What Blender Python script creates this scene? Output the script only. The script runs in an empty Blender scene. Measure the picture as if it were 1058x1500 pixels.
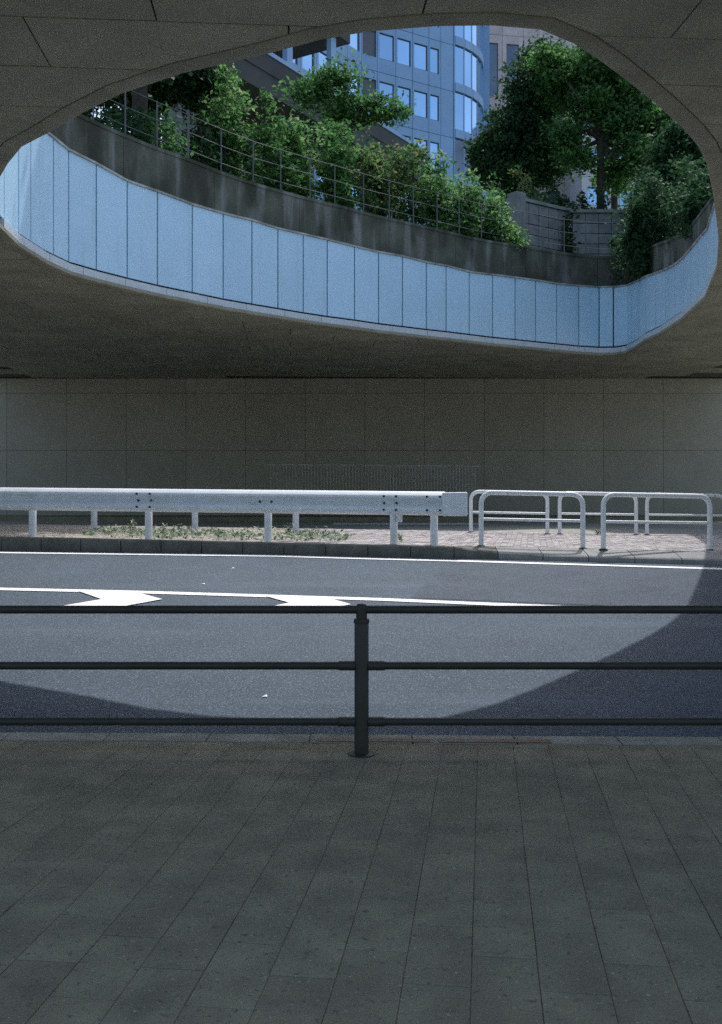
import bpy, math, random
import numpy as np
from mathutils import Vector, Matrix
from mathutils.geometry import delaunay_2d_cdt, intersect_point_line

random.seed(7)
rng = np.random.default_rng(7)
R = math.radians
sc = bpy.context.scene
col = sc.collection

# ------------------------------------------------------------------ camera, sky, sun, exposure
EYE = 1.44
F = 35.0 / 36.0 * 1500.0
cam_d = bpy.data.cameras.new('camera')
cam = bpy.data.objects.new('camera', cam_d)
col.objects.link(cam)
cam.location = (0, 0, EYE)
cam.rotation_euler = (R(90), 0, 0)
cam_d.sensor_fit = 'VERTICAL'
cam_d.sensor_height = 36
cam_d.sensor_width = 36
cam_d.lens = 35
cam_d.shift_y = -27.0 / 1500.0
cam_d.clip_start = 0.05
cam_d.clip_end = 3000
sc.camera = cam

SUN = Vector((0.19, 0.44, 1.0)).normalized()
sun_el = math.asin(SUN.z)
sun_az = math.atan2(SUN.x, SUN.y)
world = bpy.data.worlds.new('World')
sc.world = world
world.use_nodes = True
wn = world.node_tree.nodes
sky = wn.new('ShaderNodeTexSky')
sky.sky_type = 'NISHITA'
sky.sun_disc = False
sky.sun_elevation = sun_el
sky.sun_rotation = sun_az
sky.air_density = 1.0
sky.dust_density = 3.0
sky.ozone_density = 0.6
bg = wn['Background']
bg.inputs['Strength'].default_value = 0.15
world.node_tree.links.new(sky.outputs[0], bg.inputs['Color'])

sd = bpy.data.lights.new('sun', 'SUN')
sd.energy = 2.1
sd.angle = R(0.5)
sd.color = (1.0, 0.985, 0.965)
so = bpy.data.objects.new('sun', sd)
col.objects.link(so)
so.rotation_euler = SUN.to_track_quat('Z', 'Y').to_euler()

sc.view_settings.view_transform = 'Standard'
sc.view_settings.look = 'None'
sc.view_settings.exposure = 0.72
sc.view_settings.gamma = 1.0
sc.cycles.max_bounces = 10
sc.cycles.diffuse_bounces = 8
sc.cycles.use_denoising = False


# ------------------------------------------------------------------ helpers
def lin(r, g, b):
    f = lambda c: (c / 255 / 12.92) if c / 255 <= 0.04045 else ((c / 255 + 0.055) / 1.055) ** 2.4
    return (f(r), f(g), f(b))


def mat(name, c, rough=0.7, metal=0.0, var=0.25, scale=3.0, bump=0.0, bscale=40.0, c2=None, spec=0.3, detail=6.0):
    m = bpy.data.materials.new(name)
    m.use_nodes = True
    nt = m.node_tree
    N, L = nt.nodes, nt.links
    b = N['Principled BSDF']
    geo = N.new('ShaderNodeNewGeometry')
    no = N.new('ShaderNodeTexNoise')
    no.inputs['Scale'].default_value = scale
    no.inputs['Detail'].default_value = detail
    L.new(geo.outputs['Position'], no.inputs['Vector'])
    rp = N.new('ShaderNodeValToRGB')
    lo = c2 if c2 else tuple(x * (1 - var) for x in c)
    rp.color_ramp.elements[0].position = 0.3
    rp.color_ramp.elements[1].position = 0.7
    rp.color_ramp.elements[0].color = (*lo, 1)
    rp.color_ramp.elements[1].color = (*[min(1, x * (1 + (0 if c2 else var * 0.6))) for x in c], 1)
    L.new(no.outputs['Fac'], rp.inputs['Fac'])
    L.new(rp.outputs['Color'], b.inputs['Base Color'])
    b.inputs['Roughness'].default_value = rough
    b.inputs['Metallic'].default_value = metal
    b.inputs['Specular IOR Level'].default_value = spec
    if bump > 0:
        n2 = N.new('ShaderNodeTexNoise')
        n2.inputs['Scale'].default_value = bscale
        n2.inputs['Detail'].default_value = 4
        L.new(geo.outputs['Position'], n2.inputs['Vector'])
        bp = N.new('ShaderNodeBump')
        bp.inputs['Strength'].default_value = bump
        bp.inputs['Distance'].default_value = 0.02
        L.new(n2.outputs['Fac'], bp.inputs['Height'])
        L.new(bp.outputs['Normal'], b.inputs['Normal'])
    return m


def mix_in(m, fac_socket, color):
    """mix a second colour over what feeds the base colour"""
    nt = m.node_tree
    b = nt.nodes['Principled BSDF']
    src = b.inputs['Base Color'].links[0].from_socket
    mx = nt.nodes.new('ShaderNodeMix')
    mx.data_type = 'RGBA'
    nt.links.new(fac_socket, mx.inputs[0])
    nt.links.new(src, mx.inputs[6])
    mx.inputs[7].default_value = (*color, 1)
    nt.links.new(mx.outputs[2], b.inputs['Base Color'])


def noise_fac(m, scale, lo, hi, stretch=(1, 1, 1), detail=5):
    nt = m.node_tree
    geo = nt.nodes.new('ShaderNodeNewGeometry')
    mp = nt.nodes.new('ShaderNodeMapping')
    mp.inputs['Scale'].default_value = stretch
    nt.links.new(geo.outputs['Position'], mp.inputs['Vector'])
    no = nt.nodes.new('ShaderNodeTexNoise')
    no.inputs['Scale'].default_value = scale
    no.inputs['Detail'].default_value = detail
    nt.links.new(mp.outputs[0], no.inputs['Vector'])
    mr = nt.nodes.new('ShaderNodeMapRange')
    mr.inputs['From Min'].default_value = lo
    mr.inputs['From Max'].default_value = hi
    nt.links.new(no.outputs['Fac'], mr.inputs['Value'])
    return mr.outputs[0]


def island_var(m, amt):
    """each separate piece its own slight tone"""
    nt = m.node_tree
    b = nt.nodes['Principled BSDF']
    src = b.inputs['Base Color'].links[0].from_socket
    oi = nt.nodes.new('ShaderNodeObjectInfo')
    geo = nt.nodes.new('ShaderNodeNewGeometry')
    ad = nt.nodes.new('ShaderNodeMath'); ad.operation = 'ADD'
    nt.links.new(oi.outputs['Random'], ad.inputs[0])
    nt.links.new(geo.outputs['Random Per Island'], ad.inputs[1])
    fr = nt.nodes.new('ShaderNodeMath'); fr.operation = 'FRACT'
    nt.links.new(ad.outputs[0], fr.inputs[0])
    mr = nt.nodes.new('ShaderNodeMapRange')
    mr.inputs['To Min'].default_value = 1 - amt
    mr.inputs['To Max'].default_value = 1 + amt
    nt.links.new(fr.outputs[0], mr.inputs['Value'])
    hs = nt.nodes.new('ShaderNodeHueSaturation')
    nt.links.new(mr.outputs[0], hs.inputs['Value'])
    nt.links.new(src, hs.inputs['Color'])
    nt.links.new(hs.outputs[0], b.inputs['Base Color'])


def leaf_mat(name, cols, trans=0.35):
    m = bpy.data.materials.new(name)
    m.use_nodes = True
    nt = m.node_tree
    N, L = nt.nodes, nt.links
    b = N['Principled BSDF']
    out = N['Material Output']
    geo = N.new('ShaderNodeNewGeometry')
    rp = N.new('ShaderNodeValToRGB')
    els = rp.color_ramp.elements
    while len(els) < len(cols):
        els.new(0.5)
    for i, c in enumerate(cols):
        els[i].position = i / (len(cols) - 1)
        els[i].color = (*c, 1)
    L.new(geo.outputs['Random Per Island'], rp.inputs['Fac'])
    L.new(rp.outputs['Color'], b.inputs['Base Color'])
    b.inputs['Roughness'].default_value = 0.6
    b.inputs['Specular IOR Level'].default_value = 0.10
    tr = N.new('ShaderNodeBsdfTranslucent')
    hs = N.new('ShaderNodeHueSaturation')
    hs.inputs['Value'].default_value = 1.5
    L.new(rp.outputs['Color'], hs.inputs['Color'])
    L.new(hs.outputs[0], tr.inputs['Color'])
    mx = N.new('ShaderNodeMixShader')
    mx.inputs[0].default_value = trans
    L.new(b.outputs[0], mx.inputs[1])
    L.new(tr.outputs[0], mx.inputs[2])
    L.new(mx.outputs[0], out.inputs['Surface'])
    return m


WLOC = {}


def tag(o, label=None, cat=None, group=None, kind=None):
    if label: o['label'] = label
    if cat: o['category'] = cat
    if group: o['group'] = group
    if kind: o['kind'] = kind
    return o


def empty(name, loc, label=None, cat=None, group=None, kind=None):
    o = bpy.data.objects.new(name, None)
    col.objects.link(o)
    o.empty_display_size = 0.2
    o.location = loc
    WLOC[o.name] = Vector(loc)
    return tag(o, label, cat, group, kind)


class MB:
    def __init__(s):
        s.v, s.f = [], []

    def add(s, vs, fs):
        n = len(s.v)
        s.v += [tuple(v) for v in vs]
        s.f += [tuple(i + n for i in f) for f in fs]
        return s

    def box(s, x0, x1, y0, y1, z0, z1):
        return s.add([(x0, y0, z0), (x1, y0, z0), (x1, y1, z0), (x0, y1, z0), (x0, y0, z1), (x1, y0, z1), (x1, y1, z1), (x0, y1, z1)],
                     [(3, 2, 1, 0), (4, 5, 6, 7), (0, 1, 5, 4), (1, 2, 6, 5), (2, 3, 7, 6), (3, 0, 4, 7)])

    def hexa(s, b4, t4):
        """bottom 4 (ccw from above), top 4"""
        return s.add(list(b4) + list(t4), [(3, 2, 1, 0), (4, 5, 6, 7), (0, 1, 5, 4), (1, 2, 6, 5), (2, 3, 7, 6), (3, 0, 4, 7)])

    def prism(s, poly, z0, z1):
        n = len(poly)
        vs = [(p[0], p[1], z0) for p in poly] + [(p[0], p[1], z1) for p in poly]
        fs = [tuple(range(n - 1, -1, -1)), tuple(range(n, 2 * n))]
        fs += [(i, (i + 1) % n, n + (i + 1) % n, n + i) for i in range(n)]
        return s.add(vs, fs)

    def tube(s, pts, r, n=10, cap=True):
        pts = [Vector(p) for p in pts]
        rs = r if isinstance(r, (list, tuple)) else [r] * len(pts)
        rings = []
        t0 = (pts[1] - pts[0]).normalized()
        up = Vector((0, 0, 1)) if abs(t0.z) < 0.9 else Vector((1, 0, 0))
        a = t0.cross(up).normalized()
        for i, p in enumerate(pts):
            if i == 0: t = t0
            elif i == len(pts) - 1: t = (pts[i] - pts[i - 1]).normalized()
            else: t = ((pts[i] - pts[i - 1]).normalized() + (pts[i + 1] - pts[i]).normalized()).normalized()
            a = (a - t * a.dot(t)).normalized()
            b = t.cross(a)
            rings.append([p + (a * math.cos(2 * math.pi * k / n) + b * math.sin(2 * math.pi * k / n)) * rs[i] for k in range(n)])
        vs = [v for rg in rings for v in rg]
        fs = []
        for i in range(len(pts) - 1):
            for k in range(n):
                fs.append((i * n + k, i * n + (k + 1) % n, (i + 1) * n + (k + 1) % n, (i + 1) * n + k))
        if cap:
            fs.append(tuple(range(n - 1, -1, -1)))
            fs.append(tuple((len(pts) - 1) * n + k for k in range(n)))
        return s.add(vs, fs)

    def build(s, name, m, parent=None, smooth=False, label=None, cat=None, group=None, kind=None, bevel=0, origin=None):
        me = bpy.data.meshes.new(name)
        V = np.array(s.v, float)
        c = Vector(((V.min(0) + V.max(0)) / 2).tolist())
        c.z = float(V[:, 2].min())
        if origin: c = Vector(origin)
        me.from_pydata((V - np.array(c)).tolist(), [], s.f)
        me.validate()
        if m: me.materials.append(m)
        o = bpy.data.objects.new(name, me)
        col.objects.link(o)
        if smooth:
            me.shade_smooth()
            me.set_sharp_from_angle(angle=R(40))
        WLOC[o.name] = c.copy()
        if parent is not None:
            o.parent = parent
            o.location = c - WLOC[parent.name]
        else:
            o.location = c
        if bevel:
            bv = o.modifiers.new('bevel', 'BEVEL')
            bv.width = bevel
            bv.segments = 2
            bv.limit_method = 'ANGLE'
        return tag(o, label, cat, group, kind)


def P(x, y, d):
    return Vector(((x - 529) / F * d, d, EYE + (723 - y) / F * d))


# road plane: z = z0 + k (d - d0)
RK, RD, RZ = 0.0794, 6.05, -0.15


def zroad(d): return RZ + RK * (d - RD)


def on_road(x, y):
    d = (EYE - RZ + RK * RD) / ((y - 723) / F + RK)
    return ((x - 529) / F * d, d)


def zmed(X, d): return 0.693 - 0.016 * X + 0.004 * (d - 14.5)


def on_med(x, y):
    d = 15.0
    for _ in range(30):
        X = (x - 529) / F * d
        d = (EYE - zmed(X, d)) * F / (y - 723)
    return ((x - 529) / F * d, d)


def interp(xs, ys, x): return float(np.interp(x, xs, ys))


# ------------------------------------------------------------------ materials
M = {}
M['asphalt'] = mat('asphalt', (0.056, 0.082, 0.108), 0.85, var=0.18, scale=1.2, bump=0.35, bscale=120)
mix_in(M['asphalt'], noise_fac(M['asphalt'], 75, 0.55, 0.63, detail=3), (0.16, 0.20, 0.255))
mix_in(M['asphalt'], noise_fac(M['asphalt'], 85, 0.45, 0.37, detail=3), (0.04, 0.045, 0.055))
mix_in(M['asphalt'], noise_fac(M['asphalt'], 1.0, 0.58, 0.85, stretch=(0.12, 1.3, 1)), (0.105, 0.14, 0.175))
M['asphalt_patch'] = mat('asphalt_patch', (0.050, 0.070, 0.092), 0.85, var=0.2, scale=2, bump=0.35, bscale=120)
mix_in(M['asphalt_patch'], noise_fac(M['asphalt_patch'], 80, 0.57, 0.66, detail=3), (0.18, 0.195, 0.23))
M['paint'] = mat('road_paint', (0.80, 0.80, 0.80), 0.6, var=0.1, scale=9, bump=0.15, bscale=80)
mix_in(M['paint'], noise_fac(M['paint'], 26, 0.64, 0.78), (0.25, 0.26, 0.29))
M['ceiling'] = mat('ceiling_concrete', (0.30, 0.30, 0.232), 0.9, var=0.22, scale=1.1, bump=0.2, bscale=30)
island_var(M['ceiling'], 0.05)
mix_in(M['ceiling'], noise_fac(M['ceiling'], 0.8, 0.56, 0.8, stretch=(1, 2, 1)), (0.24, 0.24, 0.185))
M['backing'] = mat('joint_backing', (0.11, 0.11, 0.095), 0.95)
M['seam'] = mat('dark_seam', (0.022, 0.025, 0.028), 0.9)
M['lip'] = mat('opening_lip', (0.27, 0.268, 0.208), 0.85, var=0.2, scale=2, bump=0.2)
M['strip'] = mat('pale_edge', (0.52, 0.60, 0.64), 0.6, var=0.08, scale=4)
M['panel'] = mat('blue_panel', (0.46, 0.69, 0.85), 0.45, var=0.04, scale=1.4)
island_var(M['panel'], 0.04)
mix_in(M['panel'], noise_fac(M['panel'], 1.0, 0.58, 0.85, stretch=(7, 7, 0.25)), (0.38, 0.57, 0.71))
M['parapet'] = mat('stained_concrete', (0.095, 0.108, 0.082), 0.95, var=0.4, scale=1.6, bump=0.4, bscale=18)
mix_in(M['parapet'], noise_fac(M['parapet'], 1.0, 0.5, 0.72, stretch=(2.6, 2.6, 0.35)), (0.23, 0.245, 0.24))
mix_in(M['parapet'], noise_fac(M['parapet'], 0.9, 0.48, 0.62, stretch=(1.2, 1.2, 0.5)), (0.045, 0.05, 0.036))
M['coping'] = mat('coping_concrete', (0.36, 0.37, 0.36), 0.9, var=0.5, scale=2.5, bump=0.3)
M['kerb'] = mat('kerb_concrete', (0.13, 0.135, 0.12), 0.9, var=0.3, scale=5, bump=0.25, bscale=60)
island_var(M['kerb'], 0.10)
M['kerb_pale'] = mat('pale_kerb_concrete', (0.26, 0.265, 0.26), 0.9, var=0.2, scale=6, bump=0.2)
M['near_kerb'] = mat('near_kerb_concrete', (0.27, 0.28, 0.25), 0.9, var=0.35, scale=4, bump=0.3, bscale=50)
M['brick'] = mat('median_brick', (0.40, 0.375, 0.37), 0.9, var=0.22, scale=8, bump=0.2, bscale=60)
island_var(M['brick'], 0.18)
mix_in(M['brick'], noise_fac(M['brick'], 1.6, 0.55, 0.75), (0.24, 0.22, 0.22))
M['joint'] = mat('sand_joint', (0.10, 0.095, 0.09), 0.95)
M['soil'] = mat('median_soil', (0.32, 0.29, 0.25), 0.95, var=0.5, scale=9, bump=0.8, bscale=45)
M['slab'] = mat('pavement_slab', (0.215, 0.208, 0.14), 0.88, var=0.22, scale=5, bump=0.3, bscale=90)
island_var(M['slab'], 0.09)
mix_in(M['slab'], noise_fac(M['slab'], 1.1, 0.52, 0.72), (0.165, 0.162, 0.115))
mix_in(M['slab'], noise_fac(M['slab'], 2.6, 0.60, 0.72, stretch=(1, 0.5, 1)), (0.14, 0.138, 0.10))
mix_in(M['slab'], noise_fac(M['slab'], 38, 0.60, 0.70, detail=3), (0.12, 0.12, 0.09))
mix_in(M['slab'], noise_fac(M['slab'], 55, 0.66, 0.72, detail=2), (0.33, 0.32, 0.25))
M['slab_joint'] = mat('slab_joint', (0.17, 0.165, 0.12), 0.95)
M['orange'] = mat('worn_orange_paint', (0.24, 0.12, 0.06), 0.8, c2=(0.20, 0.19, 0.16), scale=14)
M['rail'] = mat('brown_paint', (0.034, 0.034, 0.025), 0.5, var=0.2, scale=12, bump=0.05)
M['white_metal'] = mat('white_painted_steel', (0.66, 0.71, 0.75), 0.42, var=0.08, scale=5)
mix_in(M['white_metal'], noise_fac(M['white_metal'], 2.2, 0.58, 0.8, stretch=(1, 1, 4)), (0.50, 0.53, 0.54))
M['tube'] = mat('white_tube', (0.70, 0.73, 0.76), 0.4, var=0.1, scale=9)
mix_in(M['tube'], noise_fac(M['tube'], 9, 0.64, 0.75), (0.32, 0.30, 0.28))
M['bolt'] = mat('dark_bolt', (0.04, 0.045, 0.05), 0.6, metal=0.4)
M['far_road'] = mat('pale_bounce_road', (0.32, 0.32, 0.28), 0.9, var=0.2, scale=0.8)  # far road made pale to bounce light up onto the ceiling beyond the opening
M['wall'] = mat('tunnel_panel', (0.33, 0.33, 0.27), 0.9, var=0.06, scale=1.0, bump=0.15)
island_var(M['wall'], 0.03)
M['grey_metal'] = mat('grey_steel', (0.13, 0.14, 0.145), 0.6, metal=0.2, var=0.15)
M['far_rail'] = mat('pale_grey_paint', (0.47, 0.49, 0.46), 0.6)
M['ground'] = mat('ground', (0.20, 0.20, 0.18), 0.95, var=0.3, scale=0.4)
M['earth'] = mat('upper_earth', (0.09, 0.10, 0.06), 0.95, var=0.4, scale=0.8, bump=0.4, bscale=6)
M['bark'] = mat('bark', (0.055, 0.048, 0.04), 0.95, var=0.35, scale=9, bump=0.6, bscale=25)
M['clad'] = mat('cladding', (0.24, 0.42, 0.66), 0.6, var=0.08, scale=0.6)
island_var(M['clad'], 0.06)
M['clad2'] = mat('brown_stone', (0.52, 0.48, 0.48), 0.7, var=0.15, scale=0.8)
island_var(M['clad2'], 0.08)
M['pale_wall'] = mat('pale_facade', (0.55, 0.58, 0.64), 0.7, var=0.08, scale=0.5)
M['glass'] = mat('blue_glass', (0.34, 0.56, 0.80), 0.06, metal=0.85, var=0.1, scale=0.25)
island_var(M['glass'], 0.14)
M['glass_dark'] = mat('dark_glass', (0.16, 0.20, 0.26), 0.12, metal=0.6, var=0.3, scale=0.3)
M['louvre'] = mat('grey_louvre', (0.13, 0.145, 0.18), 0.7, var=0.1)
M['frame'] = mat('dark_frame', (0.07, 0.08, 0.10), 0.5)
M['deck'] = mat('deck_concrete', (0.065, 0.075, 0.08), 0.9, var=0.25, scale=0.7)
M['block'] = mat('wall_block', (0.20, 0.225, 0.23), 0.85, var=0.25, scale=3, bump=0.2)
island_var(M['block'], 0.10)
M['leaf_mid'] = leaf_mat('leaf_mid', [(0.024, 0.075, 0.026), (0.045, 0.13, 0.04), (0.075, 0.18, 0.055), (0.12, 0.23, 0.075)], 0.42)
M['leaf_light'] = leaf_mat('leaf_light', [(0.035, 0.11, 0.036), (0.07, 0.18, 0.055), (0.11, 0.24, 0.075), (0.22, 0.30, 0.15)], 0.42)
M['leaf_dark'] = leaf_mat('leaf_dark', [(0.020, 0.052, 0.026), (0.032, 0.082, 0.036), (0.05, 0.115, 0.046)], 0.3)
M['leaf_warm'] = leaf_mat('leaf_warm', [(0.03, 0.095, 0.032), (0.055, 0.145, 0.045), (0.095, 0.19, 0.06), (0.22, 0.19, 0.10)], 0.42)
M['weed'] = leaf_mat('leaf_weed', [(0.05, 0.11, 0.05), (0.12, 0.18, 0.11), (0.30, 0.33, 0.26), (0.48, 0.48, 0.42)])

# ------------------------------------------------------------------ ceiling opening in plan
HC = 4.4
ZC = EYE + HC


def on_ceil(x, y):
    d = HC * F / (723 - y)
    return ((x - 529) / F * d, d)


far_px = [(0, 332), (30, 361), (70, 386), (105, 402), (145, 413), (190, 424), (234, 434), (285, 444), (330, 453), (372, 460), (410, 466), (447, 472),
          (482, 477), (522, 482), (557, 487), (592, 491), (627, 495), (656, 498), (690, 502), (724, 506), (757, 509), (787, 512), (818, 515),
          (850, 518), (879, 519.5), (900, 519.3), (916, 517), (930, 510), (944, 500), (966, 490), (997, 470), (1032, 438), (1050, 393)]
near_px = [(1053, 350), (1046, 292), (1036, 240), (1022, 212), (1000, 186), (960, 150), (920, 118), (880, 88), (840, 62), (790, 41), (720, 35),
           (640, 36), (540, 44), (470, 56), (400, 75), (270, 105), (180, 135), (120, 165), (70, 194), (32, 214), (12, 238), (-2, 262), (-9, 298)]
OUT = [on_ceil(*p) for p in far_px + near_px]       # runs left -> right along the far side, back along the near side
NF = len(far_px)


def area(poly): return 0.5 * sum(poly[i][0] * poly[(i + 1) % len(poly)][1] - poly[(i + 1) % len(poly)][0] * poly[i][1] for i in range(len(poly)))


CW = area(OUT) < 0


def offset(poly, w):
    """outward offset of the closed outline"""
    n = len(poly)
    res = []
    for i in range(n):
        a, b, c = Vector(poly[i - 1]), Vector(poly[i]), Vector(poly[(i + 1) % n])
        t = ((b - a).normalized() + (c - b).normalized())
        if t.length < 1e-6: t = (c - b)
        t.normalize()
        nn = Vector((-t.y, t.x)) if CW else Vector((t.y, -t.x))
        res.append((b.x + nn.x * w, b.y + nn.y * w))
    return res


def smooth_poly(poly, it=1):
    for _ in range(it):
        n = len(poly)
        poly = [((poly[i - 1][0] + 2 * poly[i][0] + poly[(i + 1) % n][0]) / 4, (poly[i - 1][1] + 2 * poly[i][1] + poly[(i + 1) % n][1]) / 4) for i in range(n)]
    return poly


def inside(p, poly):
    x, y = p
    r = False
    j = len(poly) - 1
    for i in range(len(poly)):
        xi, yi = poly[i]; xj, yj = poly[j]
        if (yi > y) != (yj > y) and x < (xj - xi) * (y - yi) / (yj - yi) + xi: r = not r
        j = i
    return r


def cut_sheet(mb, poly, hole, z0, z1):
    """polygon minus hole, as a slab z0..z1 (z1 None: sheet)"""
    n, h = len(poly), len(hole)
    vs = [Vector(p) for p in poly] + [Vector(p) for p in hole]
    es = [(i, (i + 1) % n) for i in range(n)] + [(n + i, n + (i + 1) % h) for i in range(h)]
    r = delaunay_2d_cdt(vs, es, [], 0, 1e-5)
    V, Fs = r[0], r[2]
    keep = []
    for f in Fs:
        c = sum((V[i] for i in f), Vector((0, 0))) / len(f)
        if inside(c, poly) and not inside(c, hole): keep.append(f)
    if not keep: return False
    cnt = {}
    for f in keep:
        for k in range(len(f)):
            cnt[(f[k], f[(k + 1) % len(f)])] = 1
    vv = [(v.x, v.y, z0) for v in V]
    ff = [tuple(reversed(f)) for f in keep]
    if z1 is not None:
        m = len(V)
        vv += [(v.x, v.y, z1) for v in V]
        ff += [tuple(i + m for i in f) for f in keep]
        for (a, b) in cnt:
            if (b, a) not in cnt: ff.append((a, b, b + m, a + m))
    used = sorted({i for f in ff for i in f})
    mp = {i: k for k, i in enumerate(used)}
    mb.add([vv[i] for i in used], [tuple(mp[i] for i in f) for f in ff])
    return True


# ------------------------------------------------------------------ ground and terrain
XW, YB, YF = 14.2, 2.6, 38.0       # half width of the covered part, back edge, far wall
g = MB(); g.add([(-900, -900, -1.2), (900, -900, -1.2), (900, 900, -1.2), (-900, 900, -1.2)], [(0, 1, 2, 3)])
g.build('ground', M['ground'], kind='structure')
LID = [(-XW, YB), (XW, YB), (XW, YF + 0.6), (-XW, YF + 0.6)]
ZU = 8.45
g = MB(); cut_sheet(g, LID, offset(OUT, 0.62), ZC + 0.45, ZU)
g.build('roof_earth', M['earth'], kind='structure')
g = MB(); g.box(-700, 700, YF + 0.62, 800, -1.1, ZU)
g.build('terrain', M['earth'], kind='structure')

# ------------------------------------------------------------------ ceiling
ceil = empty('ceiling', (0, 10, ZC), kind='structure')
m = MB(); cut_sheet(m, LID, offset(OUT, 0.1), ZC + 0.07, ZC + 0.43)
m.build('slab', M['backing'], ceil)
# grid of panels turned a few degrees
CA = R(4)
cu, cv = Vector((math.cos(CA), math.sin(CA))), Vector((-math.sin(CA), math.cos(CA)))
PWID, PLEN, GAP = 2.45, 1.08, 0.009
lip_out = offset(OUT, 0.235)
O0 = Vector((-0.68, 9.36))
stuff = MB()
for i in range(-9, 10):
    for j in range(-15, 30):
        sh = 0.5 * PWID if j % 2 else 0.0
        a = O0 + cu * (i * PWID + sh) + cv * (j * PLEN)
        q = [a + cu * GAP + cv * GAP, a + cu * (PWID - GAP) + cv * GAP, a + cu * (PWID - GAP) + cv * (PLEN - GAP), a + cu * GAP + cv * (PLEN - GAP)]
        c = (q[0] + q[2]) / 2
        if abs(c.x) > XW - 1.3 or c.y < YB + 0.7 or c.y > YF - 0.2: continue
        poly = [(p.x, p.y) for p in q]
        ins = [inside(p, lip_out) for p in poly]
        near_edge = any(inside(p, offset(OUT, 0.9)) for p in poly) or any(inside(p, poly) for p in lip_out)
        if all(ins) and not any(inside(p, poly) for p in lip_out): continue
        mb = MB()
        dz = random.uniform(-0.003, 0.003)
        if near_edge:
            if not cut_sheet(mb, poly, lip_out, ZC + dz, ZC + 0.05): continue
        else:
            mb.prism(poly, ZC + dz, ZC + 0.05)
        vis = c.y > 7.5 and abs(c.x) < c.y * 0.40 + 1.2
        if vis: mb.build('ceiling_panel', M['ceiling'], ceil)
        else: stuff.add(mb.v, mb.f)
stuff.build('far_ceiling_panel', M['ceiling'], ceil, kind='stuff')
# rounded lip round the opening
n = len(OUT)
prof = [(0.225, 0.05), (0.225, -0.012), (0.19, -0.028), (0.09, -0.032), (0.025, -0.026), (0.0, -0.008), (0.0, 0.06)]
rings = [offset(OUT, w) for w, _ in prof]
lm = MB()
vs = [(rings[k][i][0], rings[k][i][1], ZC + prof[k][1]) for k in range(len(prof)) for i in range(n)]
fs = [(k * n + i, k * n + (i + 1) % n, (k + 1) * n + (i + 1) % n, (k + 1) * n + i) for k in range(len(prof) - 1) for i in range(n)]
lm.add(vs, fs)
lm.build('opening_lip', M['lip'], ceil, smooth=True)
for a_, b_ in ((-XW, YB), ):
    pass

# ------------------------------------------------------------------ pale lined wall of the opening
joint_px = [0, 12, 33, 50, 83, 105, 145, 190, 234, 285, 330, 372, 410, 447, 482, 522, 557, 592, 627, 656, 690, 724, 757, 787, 818, 850, 879, 898]
top_x = [0, 70, 145, 190, 234, 285, 330, 372, 410, 447, 482, 522, 557, 592, 627, 656, 690, 724, 757, 787, 818, 850, 879, 900]
top_y = [150, 195, 243, 268, 283, 302, 315, 325, 337, 345, 353, 363, 371, 377, 386, 391, 400, 404, 408, 412, 417, 420, 422, 421.5]
L = [0.0]
for i in range(n):
    L.append(L[-1] + (Vector(OUT[(i + 1) % n]) - Vector(OUT[i])).length)
TOT = L[-1]


def along(poly, s):
    s = s % TOT
    i = max(k for k in range(n) if L[k] <= s + 1e-9)
    t = (s - L[i]) / max(1e-9, L[i + 1] - L[i])
    a, b = poly[i], poly[(i + 1) % n]
    return (a[0] + (b[0] - a[0]) * t, a[1] + (b[1] - a[1]) * t)


def s_of_px(px):
    """arc length on the far side where the outline crosses that picture column"""
    for i in range(NF - 1):
        x0, x1 = far_px[i][0], far_px[i + 1][0]
        if x0 <= px <= x1:
            return L[i] + (L[i + 1] - L[i]) * (px - x0) / (x1 - x0)
    return 0


js = sorted({round(s_of_px(p), 3) for p in joint_px})
s = js[-1]
while s + 0.9 < TOT - 0.3:
    s += 0.9
    js.append(round(s, 3))
# height of the wall top along the outline
hs_s, hs_z = [], []
for x, y in zip(top_x, top_y):
    s = s_of_px(x)
    d = along(OUT, s)[1]
    hs_s.append(s); hs_z.append(EYE + (723 - y) / F * (d + 0.1))
hs_z[0] = hs_z[1] + 0.03
for (x, y) in ((930, 414), (985, 391), (1036, 327)):
    s = s_of_px(x); d = along(OUT, s)[1]
    hs_s.append(s); hs_z.append(EYE + (723 - y) / F * (d + 0.1))
sR = s_of_px(1050)
hs_s += [sR, sR + 4, (sR + TOT) / 2, TOT]
hs_z += [hs_z[-1], hs_z[-1] + 0.1, 7.8, hs_z[0]]


def ztop(s): return interp(hs_s, hs_z, s % TOT)


wall = empty('panel_wall', (1, 27, ZC), 'curved wall of tall pale blue panels lining the roof opening', 'panel wall')
in1, in2 = offset(OUT, 0.07), offset(OUT, 0.12)


def strip_between(mb, s0, s1, inner, outer, z0a, z1f, step=0.4, z0f=None):
    k = max(1, int((s1 - s0) / step))
    pts = [s0 + (s1 - s0) * t / k for t in range(k + 1)]
    # include outline corners
    pts = sorted(set(pts + [l for l in L if s0 < l < s1]))
    for a, b in zip(pts[:-1], pts[1:]):
        ia, ib, oa, ob = along(inner, a), along(inner, b), along(outer, a), along(outer, b)
        za, zb = (z1f(a), z1f(b)) if callable(z1f) else (z1f, z1f)
        ba, bb = (z0f(a), z0f(b)) if z0f else (z0a, z0a)
        mb.hexa([(*ia, ba), (*ib, bb), (*ob, bb), (*oa, ba)], [(*ia, za), (*ib, zb), (*ob, zb), (*oa, za)])


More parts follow.
